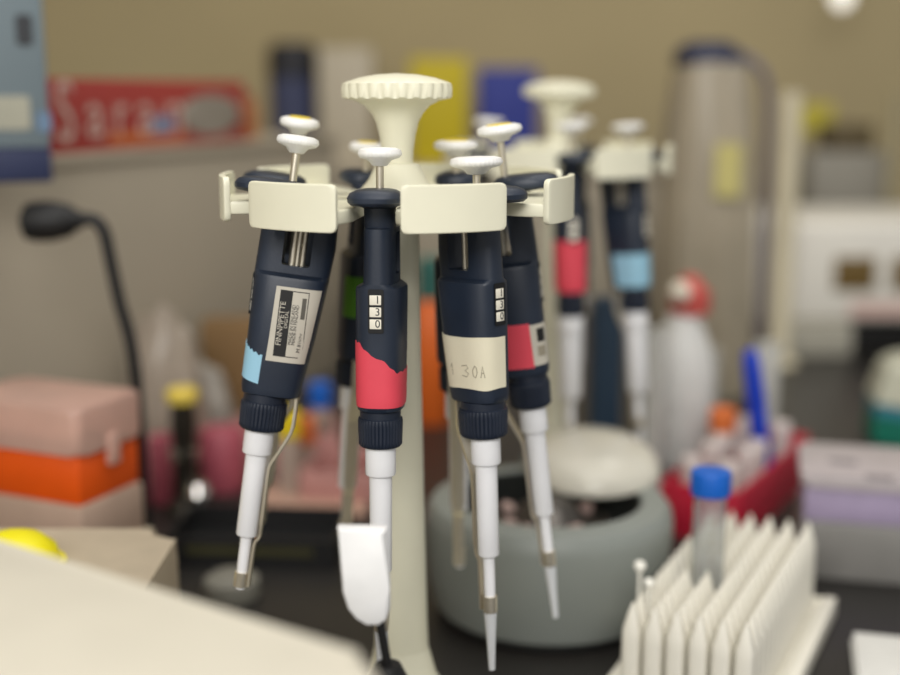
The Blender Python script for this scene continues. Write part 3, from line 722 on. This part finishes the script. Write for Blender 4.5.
t = thing('bench_instrument', 'large white bench instrument with square brown windows at right', 'instrument', (0, 1.9, 0))
Yi = 1.9
ia, ib = P(738, 222, Yi), P(1010, 222, Yi); zbt = P(800, 322, Yi).z
wi = M('instrument_white', (232, 228, 218), .5, var=.04, scale=6); bw = M('brown_window', (112, 90, 48), .3); gl = M('instrument_grey', (176, 172, 158), .5)
obj('housing', add_box(BM(), (ia.x, 0, zbt), (ib.x, .3, ia.z), .012, 3), wi, t)
for px in (835, 893, 951):
    a, b = P(px, 257, Yi), P(px + 40, 291, Yi)
    obj('window', add_box(BM(), (a.x, -.002, b.z), (b.x, .004, a.z), .002), bw, t)
pa2, pb2 = P(786, 322, Yi), P(852, 322, Yi)
obj('lower_panel', add_box(BM(), (pa2.x, -.01, 0), (pb2.x, .28, zbt - .001), .003), gl, t)
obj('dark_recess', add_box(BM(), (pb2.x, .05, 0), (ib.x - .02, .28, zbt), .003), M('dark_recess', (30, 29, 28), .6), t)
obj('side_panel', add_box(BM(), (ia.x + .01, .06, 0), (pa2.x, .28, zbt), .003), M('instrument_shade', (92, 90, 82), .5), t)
obj('pink_strip', add_box(BM(), (P(850, 308, Yi).x, -.0015, P(0, 316, Yi).z), (P(940, 308, Yi).x, .002, P(0, 302, Yi).z)), M('pale_pink', (214, 182, 172), .6), t)
bg_box('grey_cabinet', 'grey box standing behind white instrument at right', 812, 892, 152, 2.32, .2, M('mid_grey_box', (146, 142, 132), .6))
zc = P(850, 152, 2.32).z
a, b = P(832, 124, 2.36), P(876, 124, 2.36)
tag(obj('brown_case', add_box(BM(), (a.x, 2.36, zc), (b.x, 2.46, a.z), .004), M('dark_brown_case', (92, 80, 54), .6)), 'dark brown case on top of grey box at right', 'case')
a = P(783, 250, 1.83)
t = thing('service_pipe', 'cream upright service pipe rising from bench between covered instrument and grey box', 'pipe', (a.x, 1.83, 0))
zp = P(778, 92, 1.83).z
obj('pipe', add_lathe(BM(), [(.028, 0), (.030, .004), (.022, .012), (.0165, .02), (.0165, zp), (0, zp)], 28), M('cream_pipe', (214, 204, 176), .5), t)
a = P(900, 105, 2.3)
t2 = thing('service_pipe', 'pale upright pipe at right edge of view behind white instrument', 'pipe', (P(888, 150, 2.25).x + .03, 2.30, 0))
zp2 = P(888, 95, 2.27).z
obj('pipe', add_lathe(BM(), [(.02, 0), (.022, .004), (.016, .012), (.013, .02), (.013, zp2), (0, zp2)], 28), M('pale_pipe', (160, 150, 120), .5), t2)
# notes on the wall
a, b = P(796, 104, 2.745), P(832, 132, 2.745)
tag(obj('sticky_note', add_box(BM(), (a.x, 2.747, b.z), (b.x, 2.7499, a.z)), M('yellow_note', (206, 192, 70), .7)), 'yellow note stuck on mustard wall right of the cream pipe', 'note')
# lamp at top right
a = P(842, -4, 2.5)
t = thing('pendant_bulb', 'small white glowing bulb at upper right hanging before the wall', 'lamp', a)
gm = M('bulb_glow', (255, 252, 240), .3); gm.node_tree.nodes['Principled BSDF'].inputs['Emission Color'].default_value = (1, .95, .85, 1); gm.node_tree.nodes['Principled BSDF'].inputs['Emission Strength'].default_value = .8
obj('bulb', add_lathe(BM(), [(0, -.026), (.012, -.022), (.021, -.008), (.022, .006), (.018, .024), (.014, .036), (0, .036)], 32), gm, t)
obj('socket', add_lathe(BM(), [(.016, .034), (.017, .036), (.017, .066), (.005, .072), (0, .072)], 24), white_p, t)
obj('cord', add_tube(BM(), [(0, 0, .07), (0, 0, 1.6)], .003), white_p, t)

# teal board, wash bottle, red tray group
a = P(594, 300, 1.24); b = P(624, 300, 1.24)
tag(obj('binder', add_box(BM(), (a.x, 1.24, 0), (b.x, 1.27, a.z), .002), M('dark_teal_card', (38, 62, 84), .55)), 'dark blue upright folder standing behind the second stand', 'folder')
Yw = 1.33; a = P(684, 310, Yw)
t = thing('wash_bottle', 'frosted white wash bottle with red collar and white ball top', 'bottle', (a.x, Yw, 0))
zs = P(684, 312, Yw).z
obj('bottle', add_lathe(BM(), [(0, 0), (.033, 0), (.036, .004), (.036, zs * .62), (.030, zs * .78), (.016, zs), (0, zs)], 40), M('frosted_white', (236, 236, 232), .35, trans=.15), t)
obj('collar', add_lathe(BM(), [(.017, zs - .001), (.022, zs), (.022, zs + .022), (.014, zs + .030), (.008, zs + .040), (0, zs + .040)], 40, mat=Matrix.Translation((.006, 0, 0))), M('coral_cap', (196, 84, 76), .45), t)
obj('ball_top', add_lathe(BM(), [(0, -.012), (.0085, -.0085), (.012, 0), (.0085, .0085), (0, .012)], 28, mat=Matrix.Translation((P(676, 288, Yw).x - a.x, -.026, P(676, 288, Yw).z))), M('ivory_ball', (236, 226, 208), .3), t)  # white ball imitates an out-of-focus highlight, not a bottle part
Yv = 1.23; a = P(723, 420, Yv)
t = thing('capped_vial', 'clear vial with orange cap standing left of blue marker', 'vial', (a.x, Yv, 0))
obj('vial', add_lathe(BM(), [(0, 0), (.012, 0), (.0125, .003), (.0125, a.z - .010), (0, a.z - .010)], 24), MATS['vial_plastic'], t)
obj('cap', add_lathe(BM(), [(.0125, a.z - .0105), (.0140, a.z - .010), (.0140, a.z + .010), (.012, a.z + .012), (0, a.z + .012)], 24), M('orange_cap', (226, 120, 60), .5), t)
for k, (px, Yk, wd, pt2, lab) in enumerate(((655, 1.24, .011, 330, 'slim clear glass cylinder left of wash bottle'), (706, 1.42, .016, 350, 'clear glass cylinder right of wash bottle'), (768, 1.34, .014, 345, 'clear glass cylinder right of blue marker'))):
    a = P(px, pt2, Yk)
    t = thing('glass_cylinder', lab, 'cylinder', (a.x, Yk, 0))
    obj('tube', add_lathe(BM(), [(wd, .005), (wd, a.z), (wd * 1.08, a.z + .001), (wd * .9, a.z), (wd * .9, .007), (0, .007)], 28), M('frosted_glass', (230, 230, 224), .25, trans=.35), t)
    obj('foot', add_lathe(BM(), [(0, 0), (wd * 1.7, 0), (wd * 1.7, .004), (wd, .0055), (0, .0055)], 28), MATS['frosted_glass'], t)
red = M('crimson_plastic', (186, 34, 58), .4)
a = G(738, 547, 0); b = G(808, 480, 0); dv = Vector((b.x - a.x, b.y - a.y, 0)); an = math.atan2(dv.y, dv.x)
tray = rack('reagent_tray', 'crimson open rack with pale tube tops on the bench behind peg rack', a, an, dv.length, .076, .050, red, holes=3)
vn = Vector((-math.sin(an), math.cos(an), 0)); vd = dv.normalized()
g_ = 0
for i in range(5):
    for j in range(2):
        c = a + vd * (dv.length * (i + .5) / 5.6 + .006) + vn * (.020 + .036 * j)
        if (i, j) == (3, 0): bp = c; continue
        if min(abs(dv.length * (i + .5) / 5.6 + .006 - dv.length * q / 3) for q in (1, 2)) < .012: c = c + vd * .0125
        o = tag(obj('tube', add_lathe(BM(), [(0, 0), (.0085, 0), (.009, .003), (.009, .052), (.0098, .053), (.0098, .063), (.0085, .065), (0, .065)], 20), M('pale_tube', (206, 194, 190), .4)),
                'pale capped tube standing in the crimson rack', 'tube', 'tubes in the crimson rack')
        o.location = (c.x, c.y, .0045)
# blue marker leaning in the crimson rack
b0 = Vector((bp.x, bp.y, .0045)); btop = P(750, 350, bp.y)
dr = (btop - b0); ln = dr.length; dr.normalize(); sx = dr.cross(Vector((0, 1, 0))).normalized(); sy = dr.cross(sx)
t = thing('marker_pen', 'blue marker pen standing upright in the crimson rack', 'pen'); t.matrix_world = basis(b0, sx, sy, dr)
mk = M('marker_blue', (24, 62, 190), .4)
obj('barrel', add_lathe(BM(), [(0, 0), (.0085, .0), (.0092, .003), (.0092, ln * .62), (0, ln * .62)], 28), mk, t)
obj('cap', add_lathe(BM(), [(.0096, ln * .62), (.0100, ln * .63), (.0088, ln * .93), (.006, ln), (0, ln)], 28), mk, t)

# lilac tip box and teal box
a = G(797, 578, 0); zl = (P(797, 520, a.y).z, P(797, 486, a.y).z, P(797, 474, a.y).z)
t = tip_box('tip box with lilac insert, grey base and pale lid at right', Vector((a.x, a.y, 0)), R(-14), .15, .10, (0, zl[0], zl[1], zl[2]),
            (M('grey_base', (128, 126, 122), .5), M('lilac_insert', (164, 150, 178), .5), M('pale_lilac_lid', (206, 196, 198), .35, trans=.25)), slots=False)
for px, py in ((843, 462), (880, 478)):
    c = G(px, py, zl[2]); c = t.matrix_basis.inverted() @ c
    d = obj('print_mark', add_prism(BM(), rrect(-.012, -.006, .012, .006, .005), zl[2] - .0002, zl[2] + .0006, 0, Matrix.Translation((c.x, c.y, 0))), M('grey_mark', (136, 128, 132), .6), t)
a = G(866, 452, 0)
t = thing('domed_box', 'teal-bottomed box with domed whitish lid at right edge behind lilac tip box', 'box', (a.x + .088, a.y + .06, 0), R(20))
zm = P(866, 412, a.y).z; zt3 = P(880, 368, a.y).z
obj('base', add_lathe(BM(), [(0, 0), (.072, 0), (.074, .003), (.070, zm), (0, zm)], 6), M('teal_green', (22, 112, 92), .45), t, smooth=False)
obj('blue_band', add_lathe(BM(), [(.0712, zm * .72), (.0722, zm * .72), (.0708, zm * 1.0), (.0700, zm)], 6), M('blue_band', (60, 130, 150), .45), t, smooth=False)
obj('lid', add_lathe(BM(), [(.071, zm), (.073, zm + .002), (.060, zt3 - .01), (.045, zt3), (0, zt3)], 6), M('whitish_lid', (206, 206, 186), .4, trans=.15), t, smooth=False)

# ================================================================== LIGHT
def area(name, loc, rot, sx, sy, e, col):
    l = bpy.data.lights.new(name, 'AREA'); l.shape = 'RECTANGLE'; l.size = sx; l.size_y = sy; l.energy = e; l.color = col
    o = bpy.data.objects.new(name, l); COL.objects.link(o); o.location = loc; o.rotation_euler = rot; return o
area('ceiling_lamp', (.25, .35, 1.75), (R(-8), R(6), 0), 1.3, .6, 11, (1, .975, .93))
area('ceiling_lamp', (-.35, -1.4, 1.35), (R(55), R(-8), 0), 1.6, .7, 41, (1, .98, .95))  # frontal fill added behind the camera, not a ceiling fixture
area('ceiling_lamp', (.2, 1.5, 1.8), (0, 0, 0), 1.2, .4, 7, (1, .96, .89))
w = bpy.data.worlds.new('World'); S.world = w; w.use_nodes = True
w.node_tree.nodes['Background'].inputs['Color'].default_value = (1.0, .98, .94, 1); w.node_tree.nodes['Background'].inputs['Strength'].default_value = .46

cam = bpy.data.cameras.new('camera'); co = bpy.data.objects.new('camera', cam); COL.objects.link(co)
co.location = (0, 0, CAM_Z); co.rotation_euler = (R(90) - PITCH, 0, 0)
cam.sensor_width = 36; cam.lens = 50; cam.clip_start = .01; cam.clip_end = 50
cam.dof.use_dof = True; cam.dof.focus_distance = .655; cam.dof.aperture_fstop = 2.45; cam.dof.aperture_blades = 0
S.camera = co
S.view_settings.view_transform = 'Standard'; S.view_settings.look = 'None'; S.view_settings.gamma = 1; S.view_settings.use_curve_mapping = False
S.view_settings.exposure = 0
